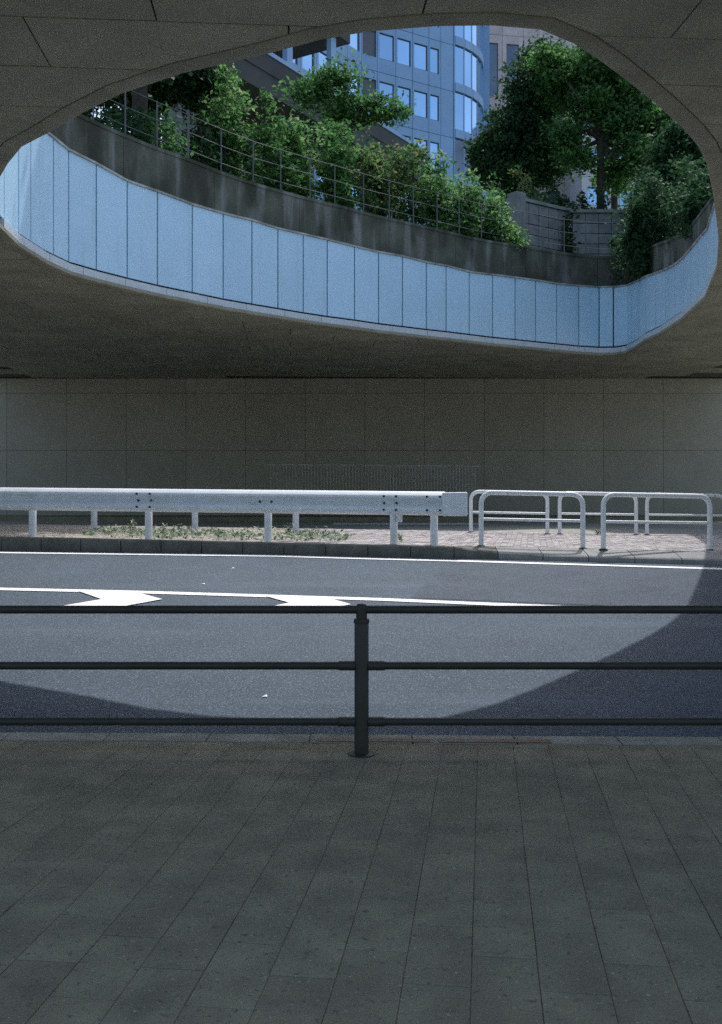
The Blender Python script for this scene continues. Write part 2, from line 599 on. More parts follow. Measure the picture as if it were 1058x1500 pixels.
for a, b in zip(js, js[1:] + [TOT]):
    mb = MB()
    strip_between(mb, a + 0.018, b - 0.018, in1, in2, ZC + 0.27, ztop)
    mb.build('wall_panel', M['panel'], wall)
mb = MB(); strip_between(mb, 0, TOT, offset(OUT, 0.10), offset(OUT, 0.17), ZC + 0.06, lambda s: ztop(s) - 0.03)
mb.build('backing', M['seam'], wall)
# pale edge pieces under the panels, longer than the panels
s = 0.3
e1, e2 = offset(OUT, 0.012), offset(OUT, 0.085)
while s < TOT - 0.2:
    e = min(s + 1.22, TOT)
    mb = MB(); strip_between(mb, s + 0.008, e - 0.008, e1, e2, ZC + 0.055, ZC + 0.215)
    mb.build('edge_strip', M['strip'], wall)
    s = e
mb = MB(); strip_between(mb, 0, TOT, offset(OUT, 0.04), offset(OUT, 0.26), 0, lambda s: ztop(s) + 0.05, z0f=lambda s: ztop(s) + 0.005)
mb.build('coping', M['coping'], wall)

# stained concrete parapet standing behind the panels
par_x = [0, 90, 200, 295, 388, 480, 600, 700, 800, 860, 900]
par_y = [100, 150, 205, 240, 274, 298, 327, 350, 367, 375, 378]
ps, pz = [], []
PO = 0.42
for x, y in zip(par_x, par_y):
    s = s_of_px(x); d = along(OUT, s)[1] + PO
    ps.append(s); pz.append(EYE + (723 - y) / F * d)
pz[0] = pz[1]
ps += [s_of_px(985), sR + 4, (sR + TOT) / 2, TOT]
pz += [8.3, 8.3, 8.6, pz[0]]


def zpar(s): return interp(ps, pz, s % TOT)


par = empty('concrete_parapet', (1, 28, 7.9), 'dark water-stained concrete parapet above the blue panels', 'parapet')
p1, p2 = offset(OUT, 0.30), offset(OUT, 0.60)
s = 0
while s < TOT - 0.5:
    e = min(s + 2.7, TOT)
    mb = MB(); strip_between(mb, s + 0.006, e - 0.006, p1, p2, 0, lambda q: zpar(q) - 0.06, z0f=lambda q: ztop(q) - 0.3)
    mb.build('wall_segment', M['parapet'], par)
    s = e
mb = MB(); strip_between(mb, 0, TOT, offset(OUT, 0.28), offset(OUT, 0.63), 0, lambda q: zpar(q) + 0.02, z0f=lambda q: zpar(q) - 0.058)
mb.build('top_edge', M['parapet'], par)

# light steel fence on the parapet
fen = empty('wire_fence', (0, 27, 8.9), 'thin grey post and rail fence on top of the stained parapet', 'fence')
fl = offset(OUT, 0.46)
fence_px = [160, 205, 250, 295, 342, 388, 428, 470, 506, 548, 585, 620, 655, 688, 720, 750, 780, 810, 840, 868, 895]
fpts = []
for k, x in enumerate(fence_px):
    s = s_of_px(x)
    p = along(fl, s); z = zpar(s)
    fpts.append((p[0], p[1], z))
    big = x in (295,)
    w = 0.022 if big else 0.014
    mb = MB(); mb.box(p[0] - w, p[0] + w, p[1] - w, p[1] + w, z + 0.02, z + (1.2 if big else 1.14))
    mb.build('fence_post', M['grey_metal'], fen)
for h in (0.28, 0.70, 1.11):
    mb = MB(); mb.tube([(a[0], a[1] - 0.025, a[2] + h) for a in fpts], 0.009, 6)
    mb.build('fence_rail', M['grey_metal'], fen)

# ------------------------------------------------------------------ far side of the underpass
ZFR = 0.45
g = MB(); g.box(-60, 60, 20.2, 35.5, -1.1, ZFR)
fr = g.build('far_road', M['far_road'], kind='structure')


def far_line(d0, d1, x0, x1, z):
    q = MB(); q.add([(x0, d0, z), (x1, d0 - 0.02 * (x1 - x0), z), (x1, d1 - 0.02 * (x1 - x0), z), (x0, d1, z)], [(0, 1, 2, 3)])
    return q.build('edge_line', M['paint'], fr)


far_line(31.6, 33.6, -0.9, 3.9, ZFR + 0.004)
g = MB(); g.box(-60, 60, 35.5, YF + 0.1, -1.1, ZFR + 0.15)
fs_ = g.build('far_pavement', M['slab'], kind='structure')
wl = empty('tunnel_wall', (0, YF, 0.6), 'dark panelled wall at the far side of the underpass', 'wall')
mb = MB(); mb.box(-16, 16, YF + 0.3, YF + 0.55, 0.5, ZC + 0.44)
mb.build('backing', M['backing'], wl)
for i in range(-7, 7):
    for (z0, z1) in ((ZFR + 0.15, 3.1), (3.1, ZC - 0.55), (ZC - 0.55, ZC + 0.02)):
        x0 = 0.15 + i * 2.29
        mb = MB(); mb.box(x0 + 0.006, x0 + 2.29 - 0.006, YF + 0.2 + random.uniform(-.004, .004), YF + 0.28, z0 + 0.006, z1 - 0.006)
        mb.build('wall_panel', M['wall'], wl)
fr2 = empty('far_railing', (0, 37, 0.6), 'faint grey railing of thin uprights in front of the dark far wall', 'railing')
for z in (0.75, 2.50):
    mb = MB(); mb.tube([(-3.4, 36.4, z), (4.4, 36.4, z - 0.06)], 0.022, 8); mb.build('rail', M['far_rail'], fr2)
for k in range(66):
    x = -3.3 + k * 0.115
    mb = MB(); mb.box(x - 0.009, x + 0.009, 36.391, 36.409, 0.6 if k % 16 == 0 else 0.72, 2.50 - (k / 66) * 0.06)
    mb.build('upright', M['far_rail'], fr2)

# ------------------------------------------------------------------ near carriageway
KX = [-60, -30, -5.51, -1.35, 1.47, 4.96, 12, 30, 60]
KD = [19.5, 17.6, 15.19, 14.76, 14.31, 13.67, 12.6, 10.9, 9.5]


def dk(X): return interp(KX, KD, X)          # kerb foot of the median


def dn(X): return 5.94 - 0.0276 * max(-12, min(12, X))       # near kerb, road side


xs = [-60, -40, -20, -10] + [x * 1.0 for x in range(-8, 9)] + [10, 20, 40, 60]
rd = MB()
rv, rf = [], []
for x in xs:
    rv += [(x, dn(x) - 0.05, zroad(dn(x) - 0.05)), (x, dk(x) + 0.1, zroad(dk(x) + 0.1))]
for i in range(len(xs) - 1):
    rf.append((2 * i, 2 * i + 2, 2 * i + 3, 2 * i + 1))
rd.add(rv, rf)
road = rd.build('road', M['asphalt'], kind='structure')


def on_sheet(name, pts, lift, m_):
    q = MB(); q.add([(p[0], p[1], zroad(p[1]) + lift) for p in pts], [tuple(range(len(pts)))])
    return q.build(name, m_, road)


def band(name, ctr, w, lift, m_):
    q = MB()
    vs = []
    for (x, d) in ctr:
        vs += [(x, d - w / 2, zroad(d - w / 2) + lift), (x, d + w / 2, zroad(d + w / 2) + lift)]
    q.add(vs, [(2 * i, 2 * i + 2, 2 * i + 3, 2 * i + 1) for i in range(len(ctr) - 1)])
    return q.build(name, m_, road)


# darker resurfaced part on the right
pt = [on_road(602, 876), on_road(655, 826)]
pt += [(5.0, dk(5.0) - 0.42), (14, dk(14) - 0.4), (14, 9.5)]
pt += [on_road(900, 888)]
on_sheet('road_patch', pt, 0.004, M['asphalt_patch'])
# edge line under the median kerb
ed = [on_road(x, y) for x, y in ((-400, 803), (0, 810), (200, 812.5), (400, 815), (540, 819), (679, 822.5), (860, 828), (1058, 834), (1500, 846))]
band('edge_line', ed, 0.14, 0.008, M['paint'])
# lane line with the slowing marks
ll = [on_road(x, y) for x, y in ((-500, 848), (0, 863.5), (200, 868), (400, 874), (560, 879), (700, 885), (860, 891.5), (1058, 896.5), (1500, 905))]
band('lane_line', ll, 0.16, 0.008, M['paint'])


for pts in ([(113, 866.3), (200, 868.8), (238, 879), (172, 891), (88, 889.5), (149, 879)], [(385, 873.3), (479, 876.5), (514, 886.5), (455, 899), (365, 897), (424, 884)],
            [(-170, 860), (-84, 862), (-44, 872), (-106, 884), (-190, 882), (-131, 872)]):
    on_sheet('slow_mark', [on_road(*p) for p in reversed(pts)], 0.012, M['paint'])

# median body
med_front = [(x, dk(x)) for x in xs]
mm = MB()
vs = []
for x in xs:
    f = dk(x) + 0.17 + (0.28 if x > 1.9 else 0)
    vs += [(x, f, zmed(x, f) - 0.012), (x, 20.35, zmed(x, 20.35) - 0.012), (x, f, -1.0), (x, 20.35, -1.0)]
fs = []
for i in range(len(xs) - 1):
    a, b = 4 * i, 4 * i + 4
    fs += [(a, b, b + 1, a + 1), (a + 2, b + 2, b, a), (a + 1, b + 1, b + 3, a + 3)]
mm.add(vs, fs)
med = mm.build('median', M['soil'], kind='structure')
# kerb stones of the median
X = -9.2
kerb = empty('median_kerb', (0, 14.6, 0.45), kind='structure')
bounds = []
while X < 9.5:
    w = 0.62
    if -2.95 < X < -2.6: w = 0.37
    bounds.append((X, X + w)); X += w
for (x0, x1) in bounds:
    g0 = 0.006
    a, b = x0 + g0, x1 - g0
    pale = abs((x1 - x0) - 0.37) < 0.01

    def prof_at(x):
        f = dk(x)
        t = min(1, max(0, (x - 1.55) / 0.55))
        fh = zmed(x, f) * (1 - t) + (zroad(f) + 0.085) * t + random.uniform(-.003, .003)
        back = 0.165 + 0.285 * t
        return [(x, f, zroad(f) - 0.15), (x, f, fh - 0.02), (x, f + 0.02, fh), (x, f + back * (0.9 if t > 0.5 else 0.9), zmed(x, f + back) * 1.0), (x, f + back, zmed(x, f + back)), (x, f + back, zroad(f) - 0.15)]
    pa, pb = prof_at(a), prof_at(b)
    k = len(pa)
    q = MB(); q.add(pa + pb, [tuple(range(k - 1, -1, -1)), tuple(range(k, 2 * k))] + [(i, (i + 1) % k, k + (i + 1) % k, k + i) for i in range(k)])
    q.f = [tuple(reversed(f)) for f in q.f]
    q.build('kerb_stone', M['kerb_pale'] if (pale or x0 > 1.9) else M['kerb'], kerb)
# kerb joining the rear of the median to the far road is the body itself

# brick paving on the right of the median
th = -0.17
bu, bv_ = Vector((math.cos(th), math.sin(th))), Vector((-math.sin(th), math.cos(th)))
cells = []
bo = Vector((-1.2, 15.3))
for j in range(-16, 66):
    for i in range(-6, 50):
        c = bo + bu * (i * 0.2 + (0.1 if j % 2 else 0)) + bv_ * (j * 0.1)
        if c.x < -1.0 + 0.5 * math.sin(c.y * 3.1) + 0.25 * math.sin(c.y * 11): continue
        if c.x > 7.6 or c.y > 20.2: continue
        if c.y < dk(c.x) + (0.24 if c.x < 1.5 else 0.53): continue
        cells.append(c)
cells.sort(key=lambda c: (c.x / c.y > 0.37, c.y))
stuff = MB()


def brick(mb, c):
    z = zmed(c.x, c.y) + random.uniform(-.003, .002)
    h = []
    for (su, sv) in ((-1, -1), (1, -1), (1, 1), (-1, 1)):
        p = c + bu * su * 0.0945 + bv_ * sv * 0.0445
        h.append(p)
    t = [(p.x, p.y, z + random.uniform(-.0015, .0015)) for p in h]
    mb.hexa([(p.x, p.y, z - 0.03) for p in h], t)


for k, c in enumerate(cells):
    if k < 290:
        q = MB(); brick(q, c); q.build('brick', M['brick'], med)
    else:
        brick(stuff, c)
stuff.build('brick_paving', M['brick'], med, kind='stuff')
# stones scattered on the soil part
q = MB()
for _ in range(900):
    x = random.uniform(-7, 0.2); y = random.uniform(dk(x) + 0.2, dk(x) + 4.6)
    s_ = random.uniform(0.008, 0.028)
    z = zmed(x, y) - 0.014
    a = random.uniform(0, 6.28)
    pts = [(x + s_ * math.cos(a + k * 1.57) * random.uniform(.7, 1.2), y + s_ * math.sin(a + k * 1.57) * random.uniform(.7, 1.2), z) for k in range(4)]
    q.add(pts + [(x, y, z + s_ * 0.9)], [(0, 1, 4), (1, 2, 4), (2, 3, 4), (3, 0, 4)])
q.build('gravel', M['kerb_pale'], kind='stuff')

# ------------------------------------------------------------------ near pavement
g = MB()
vs = []
for x in xs:
    vs += [(x, YB - 25, -0.0035), (x, dn(x) - 0.005, -0.0035), (x, dn(x) - 0.005, -0.5)]
fs = []
for i in range(len(xs) - 1):
    a, b = 3 * i, 3 * i + 3
    fs += [(a, b, b + 1, a + 1), (a + 1, b + 1, b + 2, a + 2)]
g.add(vs, fs)
pave = g.build('pavement', M['slab_joint'], kind='structure')
nk = empty('near_kerb', (0, 5.8, 0), kind='structure')
x = -6.3
while x < 6.3:
    a, b = x + 0.005, x + 0.6 - 0.005
    y1 = lambda X: dn(X)
    z = 0.004 + random.uniform(-.002, .002)
    q = MB(); q.hexa([(a, y1(a) - 0.19, -0.3), (b, y1(b) - 0.19, -0.3), (b, y1(b), -0.3), (a, y1(a), -0.3)],
                     [(a, y1(a) - 0.19, z), (b, y1(b) - 0.19, z), (b, y1(b) - 0.012, z), (a, y1(a) - 0.012, z)])
    q.build('kerb_stone', M['near_kerb'], nk)
    x += 0.6
pa = 0.124
su_, sv_ = Vector((math.cos(pa), -math.sin(pa))), Vector((math.sin(pa), math.cos(pa)))
SL, SW = 0.4, 0.2
stuff = MB()
so_ = Vector((-0.3, 5.2))
cnt = 0
for i in range(-34, 35):
    for j in range(-22, 4):
        c = so_ + su_ * (i * SW) + sv_ * (j * SL + (SL / 2 if i % 2 else 0))
        if abs(c.x) > 6.2 or c.y < -2.4: continue
        h = []
        for (a, b) in ((-1, -1), (1, -1), (1, 1), (-1, 1)):
            p = c + su_ * a * (SW / 2 - 0.0014) + sv_ * b * (SL / 2 - 0.0014)
            lim = dn(p.x) - 0.20
            if p.y > lim:
                p = Vector((p.x - (p.y - lim) * math.tan(pa), lim))
            h.append(p)
        if h[0].y >= dn(h[0].x) - 0.24: continue
        z = random.uniform(-.002, .002)
        q = MB(); q.hexa([(p.x, p.y, -0.03) for p in h], [(p.x, p.y, z + random.uniform(-.0012, .0012)) for p in h])
        if c.y > 2.35 and abs(c.x) < c.y * 0.365 + 0.12 and cnt < 298:
            q.build('paving_slab', M['slab'], pave, bevel=0.0016); cnt += 1
        else:
            stuff.add(q.v, q.f)
stuff.build('outer_paving', M['slab'], pave, kind='stuff')
q = MB()
for (xa, xb) in ((-0.25, 0.42), (0.45, 1.1)):
    n_ = 4
    v = []
    for k in range(n_ + 1):
        X = xa + (xb - xa) * k / n_
        v += [(X, dn(X) - 0.188, 0.0085), (X, dn(X) - 0.115, 0.0085)]
    q.add(v, [(2 * k, 2 * k + 2, 2 * k + 3, 2 * k + 1) for k in range(n_)])
q.build('orange_line', M['orange'], nk)

# ------------------------------------------------------------------ dark pedestrian railing in front
YR = 5.5
rl = empty('pedestrian_railing', (0, YR, 0), 'dark brown three-rail pedestrian railing with one post in front of the road', 'railing')


def lathe(mb, x, y, prof_, n_=20):
    vs = []
    for (r, z) in prof_:
        vs += [(x + r * math.cos(2 * math.pi * k / n_), y + r * math.sin(2 * math.pi * k / n_), z) for k in range(n_)]
    fs = [(i * n_ + k, i * n_ + (k + 1) % n_, (i + 1) * n_ + (k + 1) % n_, (i + 1) * n_ + k) for i in range(len(prof_) - 1) for k in range(n_)]
    fs += [tuple(range(n_ - 1, -1, -1)), tuple((len(prof_) - 1) * n_ + k for k in range(n_))]
    mb.add(vs, fs)


for px_ in (-3.0, 0.0, 3.0):
    q = MB(); lathe(q, px_ + 0.003, YR, [(0.0395, -0.01), (0.0395, 0.742), (0.036, 0.748)])
    po = q.build('post', M['rail'], rl, smooth=True)
    q = MB(); lathe(q, px_ + 0.003, YR, [(0.043, 0.725), (0.044, 0.735), (0.0425, 0.747)])
    q.build('collar', M['rail'], po, smooth=True)
    q = MB(); lathe(q, px_ + 0.003, YR, [(0.030, 0.746), (0.031, 0.812), (0.029, 0.822), (0.024, 0.828), (0.010, 0.832)])
    q.build('cap', M['rail'], po, smooth=True)
    q = MB(); lathe(q, px_ + 0.003, YR, [(0.075, -0.005), (0.075, 0.006), (0.045, 0.012)])
    q.build('base_plate', M['rail'], po, smooth=True)
    for z in (0.489, 0.180):
        for sg in (-1, 1):
            q = MB(); q.tube([(px_ + 0.003 + sg * 0.036, YR, z), (px_ + 0.003 + sg * 0.128, YR, z)], 0.0265, 16)
            q.build('sleeve', M['rail'], po, smooth=True)
for (x0, x1) in ((-6, 0), (0, 6)):
    pass
for z, r in ((0.799, 0.0225), (0.489, 0.0215), (0.180, 0.0215)):
    q = MB(); q.tube([(-6.0, YR, z), (6.0, YR, z)], r, 18)
    q.build('rail', M['rail'], rl, smooth=True)

# ------------------------------------------------------------------ guardrails on the median
WB = [(0.000, 0.00), (-0.020, 0.030), (-0.050, 0.058), (-0.066, 0.074), (-0.095, 0.078), (-0.120, 0.060), (-0.145, 0.018), (-0.165, 0.004),
      (-0.190, 0.004), (-0.210, 0.018), (-0.235, 0.060), (-0.260, 0.078), (-0.295, 0.078), (-0.320, 0.062), (-0.340, 0.030), (-0.352, 0.0)]


def beam(mb, p0, p1, ztf, side=-1):
    """W profile from p0 to p1 (plan), its top at ztf(x)"""
    p0, p1 = Vector(p0), Vector(p1)
    t = (p1 - p0).normalized()
    nn = Vector((t.y, -t.x)) * (1 if side < 0 else -1)     # towards the carriageway it faces
    k = len(WB)
    vs = []
    for p in (p0, p1):
        zt = ztf(p.x)
        for th_ in (0, 0.006):
            for (z, o) in WB:
                q_ = p + nn * (o - th_)
                vs.append((q_.x, q_.y, zt + z))
    fs = []
    for i in range(k - 1):
        fs.append((i, i + 1, 2 * k + i + 1, 2 * k + i))
        fs.append((k + i, 3 * k + i, 3 * k + i + 1, k + i + 1))
    fs += [(0, 2 * k, 3 * k, k), (k - 1, 2 * k - 1, 4 * k - 1, 3 * k - 1)]
    for b in (0, 2 * k):
        fs += [(b + i, b + k + i, b + k + i + 1, b + i + 1) for i in range(k - 1)]
    mb.add(vs, fs)
    return nn


gx = {}


def gpos(px, off=0.30):
    """plan point on the guardrail line for a picture column"""
    d = 14.8
    for _ in range(20):
        X = (px - 529) / F * d
        d = dk(X) + off
    return Vector((X, d))


gtop = lambda X: interp([-9, -5.6, 1.3], [1.56, 1.537, 1.468], X)
gr = empty('guardrail', (-2, 14.9, 0.7), 'long white corrugated guardrail along the median kerb, ending in a flat plate', 'guardrail')
secs = [(-320, 48), (44, 222), (206, 400), (386, 578), (562, 660)]
secs = [(-320, 218), (206, 578), (562, 652)]
for i, (a, b) in enumerate(secs):
    q = MB(); o_ = 0.004 * (i % 2)
    A, B = gpos(a, 0.26 - o_), gpos(b, 0.26 - o_)
    mids = [A] + [gpos(a + (b - a) * t / 4, 0.26 - o_) for t in (1, 2, 3)] + [B]
    for u, v in zip(mids[:-1], mids[1:]):
        beam(q, u, v, gtop)
    q.build('beam', M['white_metal'], gr, smooth=True)
A, B = gpos(648, 0.26), gpos(685, 0.26)
t_ = (B - A).normalized(); nn_ = Vector((t_.y, -t_.x))
q = MB()
fr_, bk_ = 0.084, -0.012
ca, cb = A + nn_ * fr_, B + nn_ * fr_
da, db = A + nn_ * bk_, B + nn_ * bk_
zt = gtop(1.4)
q.hexa([(ca.x, ca.y, zt - 0.358), (cb.x, cb.y, zt - 0.358), (db.x, db.y, zt - 0.358), (da.x, da.y, zt - 0.358)],
       [(ca.x, ca.y, zt - 0.012), (cb.x, cb.y, zt - 0.006), (db.x, db.y, zt - 0.006), (da.x, da.y, zt - 0.012)])
q.build('end_plate', M['white_metal'], gr, bevel=0.02)
for px_ in (-130, 48, 218, 393, 577, 636):
    p = gpos(px_, 0.36)
    q = MB(); z0 = zmed(p.x, p.y) - 0.05
    lathe(q, p.x, p.y, [(0.057, z0), (0.057, gtop(p.x) - 0.03), (0.05, gtop(p.x) - 0.02)])
    q.build('post', M['white_metal'], gr, smooth=True)
    if px_ == 577:
        q = MB(); q.box(p.x + 0.035, p.x + 0.125, p.y - 0.10, p.y - 0.02, gtop(p.x) - 0.46, gtop(p.x) - 0.05)
        q.build('spacer_block', M['white_metal'], gr, bevel=0.01)
def bolt(px_, dz, off):
    p = gpos(px_, 0.26)
    q = MB(); c = p + Vector((-0.12, -0.99)) * off
    z = gtop(p.x) - dz
    q.tube([(c.x, c.y + 0.012, z), (c.x, c.y - 0.014, z)], 0.018, 8)
    q.build('bolt', M['bolt'], gr, smooth=True)
for px_ in (203, 222, 563, 581):
    for dz, of in ((0.075, 0.078), (0.178, 0.006), (0.275, 0.078)):
        bolt(px_, dz, of)
for px_ in (381, 398): bolt(px_, 0.178, 0.006)
for px_ in (626, 645):
    for dz in (0.075, 0.275): bolt(px_, dz, 0.079)

# second guardrail facing the far carriageway
gr2 = empty('guardrail', (-3, 17.6, 0.7), 'second white guardrail half hidden behind the first, its posts in the weeds', 'guardrail')
g2 = lambda px_: (lambda d: Vector(((px_ - 529) / F * d, d)))(17.75 - 0.0004 * px_)
q = MB(); beam(q, g2(-320), g2(520), lambda X: zmed(X, 17.5) + 0.74, side=1)
q.build('beam', M['white_metal'], gr2, smooth=True)
for px_ in (-8, 140, 287, 434):
    p = g2(px_) - Vector((0, 0.09))
    q = MB(); lathe(q, p.x, p.y, [(0.055, zmed(p.x, p.y) - 0.05), (0.055, zmed(p.x, p.y) + 0.70), (0.05, zmed(p.x, p.y) + 0.71)])
    q.build('post', M['white_metal'], gr2, smooth=True)


# ------------------------------------------------------------------ white hoop barriers
def hoop(xa, xb, ya, yb, h, label, r=0.036, mid=0.40):
    A, B = Vector(on_med(xa, ya)), Vector(on_med(xb, yb))
    za, zb = zmed(A.x, A.y), zmed(B.x, B.y)
    root = empty('hoop_barrier', (A.x, A.y, za), label, 'barrier', 'white tubular hoop barriers on the brick median')
    pts = []
    rad = 0.16
    t = (B - A).normalized(); LN = (B - A).length
    pts.append((A.x, A.y, za - 0.04)); pts.append((A.x, A.y, za + h - rad))
    for k in range(1, 7):
        a = k / 6 * math.pi / 2
        p = A + t * (rad - rad * math.cos(a)); pts.append((p.x, p.y, za + h - rad + rad * math.sin(a)))
    for k in range(0, 6):
        a = k / 6 * math.pi / 2
        p = B - t * (rad - rad * math.sin(a)); pts.append((p.x, p.y, zb + h - rad + rad * math.cos(a)))
    pts.append((B.x, B.y, zb + h - rad)); pts.append((B.x, B.y, zb - 0.04))
    q = MB(); q.tube(pts, r, 14); q.build('hoop', M['tube'], root, smooth=True)
    q = MB(); q.tube([(A.x, A.y, za + mid), (B.x, B.y, zb + mid)], r * 0.62, 10); q.build('cross_rail', M['tube'], root, smooth=True)
    for p, z in ((A, za), (B, zb)):
        q = MB(); lathe(q, p.x, p.y, [(0.062, z - 0.01), (0.062, z + 0.008), (0.045, z + 0.016)]); q.build('foot', M['bolt'], root, smooth=True)


hoop(690, 802, 780, 782.5, 0.80, 'rear hoop barrier standing just past the end of the guardrail')
hoop(820, 932, 782.5, 783.5, 0.80, 'rear hoop barrier seen between the two front hoops, middle one of the rear row')
hoop(948, 1062, 783.5, 784.5, 0.80, 'rear hoop barrier at the edge of the sunlight, cut by the picture edge')
hoop(705, 854, 800, 803.5, 0.79, 'front hoop barrier fully in sun nearest the flat end of the guardrail')
hoop(884, 1040, 805, 806, 0.79, 'front hoop barrier whose right leg is in shadow')

# ------------------------------------------------------------------ leaves
def leaves_mesh(name, pos, size, m_, parent, up=0.5, smin=0.6, kind=None, label=None, cat=None, aspect=0.55):
    k = len(pos)
    pos = np.asarray(pos, float)
    nrm = rng.normal(size=(k, 3)); nrm[:, 2] = np.abs(nrm[:, 2]) + up
    nrm /= np.linalg.norm(nrm, axis=1)[:, None]
    t = rng.normal(size=(k, 3)); t -= nrm * (t * nrm).sum(1)[:, None]; t /= np.linalg.norm(t, axis=1)[:, None]
    b = np.cross(nrm, t)
    s_ = size * rng.uniform(smin, 1.35, size=(k, 1))
    V = np.empty((k, 4, 3))
    V[:, 0] = pos - t * s_
    V[:, 1] = pos + b * s_ * aspect + nrm * s_ * 0.15
    V[:, 2] = pos + t * s_
    V[:, 3] = pos - b * s_ * aspect + nrm * s_ * 0.15
    c = pos.mean(0); c[2] = pos[:, 2].min()
    V = (V - c).reshape(-1, 3)
    me = bpy.data.meshes.new(name)
    me.vertices.add(4 * k); me.vertices.foreach_set('co', V.ravel())
    base = (np.arange(k) * 4)[:, None]
    tri = np.concatenate([base + np.array([0, 1, 2]), base + np.array([0, 2, 3])], 1).reshape(-1)
    me.loops.add(6 * k); me.loops.foreach_set('vertex_index', tri.astype(np.int32))
    me.polygons.add(2 * k)
    me.polygons.foreach_set('loop_start', (np.arange(2 * k) * 3).astype(np.int32))
    me.polygons.foreach_set('loop_total', np.full(2 * k, 3, np.int32))
    me.update(); me.validate()
    me.materials.append(m_)
    o = bpy.data.objects.new(name, me); col.objects.link(o)
    cw = Vector(c.tolist()); WLOC[o.name] = cw
    if parent is not None:
        o.parent = parent; o.location = cw - WLOC[parent.name]
    else: o.location = cw
    return tag(o, label, cat, None, kind)


def clumps(center, rad, nclump, nleaf, csize, shell=0.55, flat=1.0):
    """leaf positions: clumps spread through an ellipsoid, denser near its skin"""
    res, cs = [], []
    for _ in range(nclump):
        v = rng.normal(size=3); v /= np.linalg.norm(v)
        rr = shell + (1 - shell) * rng.random() ** 0.6 if rng.random() < 0.8 else rng.random() * shell
        c = np.array(center) + v * rr * np.array(rad)
        cs.append(c)
        kk = int(nleaf * rng.uniform(0.5, 1.5))
        res.append(c + rng.normal(size=(kk, 3)) * csize * rng.uniform(0.6, 1.3) * np.array([1, 1, flat]))
    return np.concatenate(res), cs


def shrub(px, top, wpx, d, m_, label, nleaf=3200, size=0.075, base=None, group='shrubs behind the parapet fence', drop=0.0, X=None):
    name, cat = 'shrub', 'shrub'
    t = P(px, top, d)
    zb = ZU if base is None else base
    root = empty(name, (t.x, d, zb), label, cat, group)
    zb -= drop
    w = wpx / F * d / 2
    h = t.z - zb
    # several uneven upright bunches
    pos = []
    nb = 5
    st = MB()
    for k in range(nb):
        bx = t.x + rng.uniform(-0.8, 0.8) * w; by = d + rng.uniform(-0.7, 0.9)
        bh = h * rng.uniform(0.72, 1.0) if k else h * 0.97
        if k == 0: bx = t.x + rng.uniform(-.15, .15) * w
        p, cs = clumps((bx, by, zb + bh * 0.55), (w * 0.62, 0.7, bh * 0.45), 20, nleaf // nb // 20, 0.13)
        p = p[p[:, 2] > zb]
        pos.append(p)
        st.tube([(bx * .6 + t.x * .4, by * .6 + d * .4, zb - 0.1), (bx, by, zb + bh * 0.45), (bx + rng.uniform(-.1, .1), by, zb + bh * 0.8)], [0.035, 0.025, 0.008], 6)
    st.build('stem', M['bark'], root)
    leaves_mesh('foliage', np.concatenate(pos), size, m_, root)
    return root


def wd(px): return along(OUT, s_of_px(px))[1]


S = shrub
S(130, 160, 90, wd(130) + 2.6, M['leaf_dark'], 'dark shrub leftmost under the ceiling edge above the stained parapet', 2600)
S(178, 150, 80, wd(178) + 2.6, M['leaf_dark'], 'dark shrub left of the first visible fence post', 2600)
S(232, 150, 56, wd(225) + 2.3, M['leaf_mid'], 'small green shrub showing through the leftmost fence panels')
S(282, 125, 70, wd(280) + 2.8, M['leaf_dark'], 'tall dark shrub behind the thick fence post')
S(342, 90, 64, wd(345) + 2.4, M['leaf_light'], 'tallest bright shrub, its top reaching the ceiling edge at left', 4600)
S(397, 132, 66, wd(395) + 2.5, M['leaf_mid'], 'broad leafy shrub beside the tallest bright shrub, under the walkway slab', 4200)
S(442, 144, 60, wd(440) + 2.3, M['leaf_light'], 'bright leafy shrub in front of the elevated walkway', 4200)
S(490, 150, 66, wd(490) + 2.4, M['leaf_mid'], 'mid green shrub below the walkway, hiding part of its slab', 4200)
S(540, 176, 62, wd(540) + 2.4, M['leaf_warm'], 'shrub with a few reddish young tips below the office windows', 4200)
S(588, 200, 62, wd(590) + 2.3, M['leaf_warm'], 'reddish tipped shrub right of the walkway end', 4000)
S(634, 222, 60, wd(630) + 2.3, M['leaf_light'], 'pale green shrub below the middle of the office facade', 4200)
S(680, 244, 56, wd(680) + 2.2, M['leaf_light'], 'pale green shrub below the curved glass bay', 4200)
S(716, 284, 50, wd(716) + 1.9, M['leaf_light'], 'low silvery shrub at the lower end of the row of shrubs', 3600)
S(745, 320, 36, wd(742) + 1.7, M['leaf_light'], 'lowest pale shrub beside the block wall', 2200)
S(770, 232, 60, 36.5, M['leaf_warm'], 'yellowish shrub under the dense round tree', 3400)
S(727, 262, 50, 36.2, M['leaf_mid'], 'green shrub between the glass bay and the yellowish shrub', 3000)
S(820, 256, 80, 36.6, M['leaf_dark'], 'low dark shrub over the coping of the nearer block wall', 4200)
S(872, 274, 80, 36.9, M['leaf_dark'], 'low dark shrub at the foot of the open tree', 4200)
S(834, 300, 16, 35.0, M['leaf_dark'], 'narrow dark shrub filling the gap between the two block walls', 1600)
S(930, 262, 60, 34.5, M['leaf_mid'], 'green shrub right of the farther block wall', 3600)
S(922, 330, 40, 32.3, M['leaf_light'], 'small bright shrub low at the right end of the farther block wall', 1500)
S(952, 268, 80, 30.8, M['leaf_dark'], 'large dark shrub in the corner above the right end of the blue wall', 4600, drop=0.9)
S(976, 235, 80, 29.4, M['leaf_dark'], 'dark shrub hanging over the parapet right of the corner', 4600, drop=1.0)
S(1002, 215, 80, 28.0, M['leaf_dark'], 'tall dark shrub hanging over the right side of the parapet', 4600, drop=1.0)
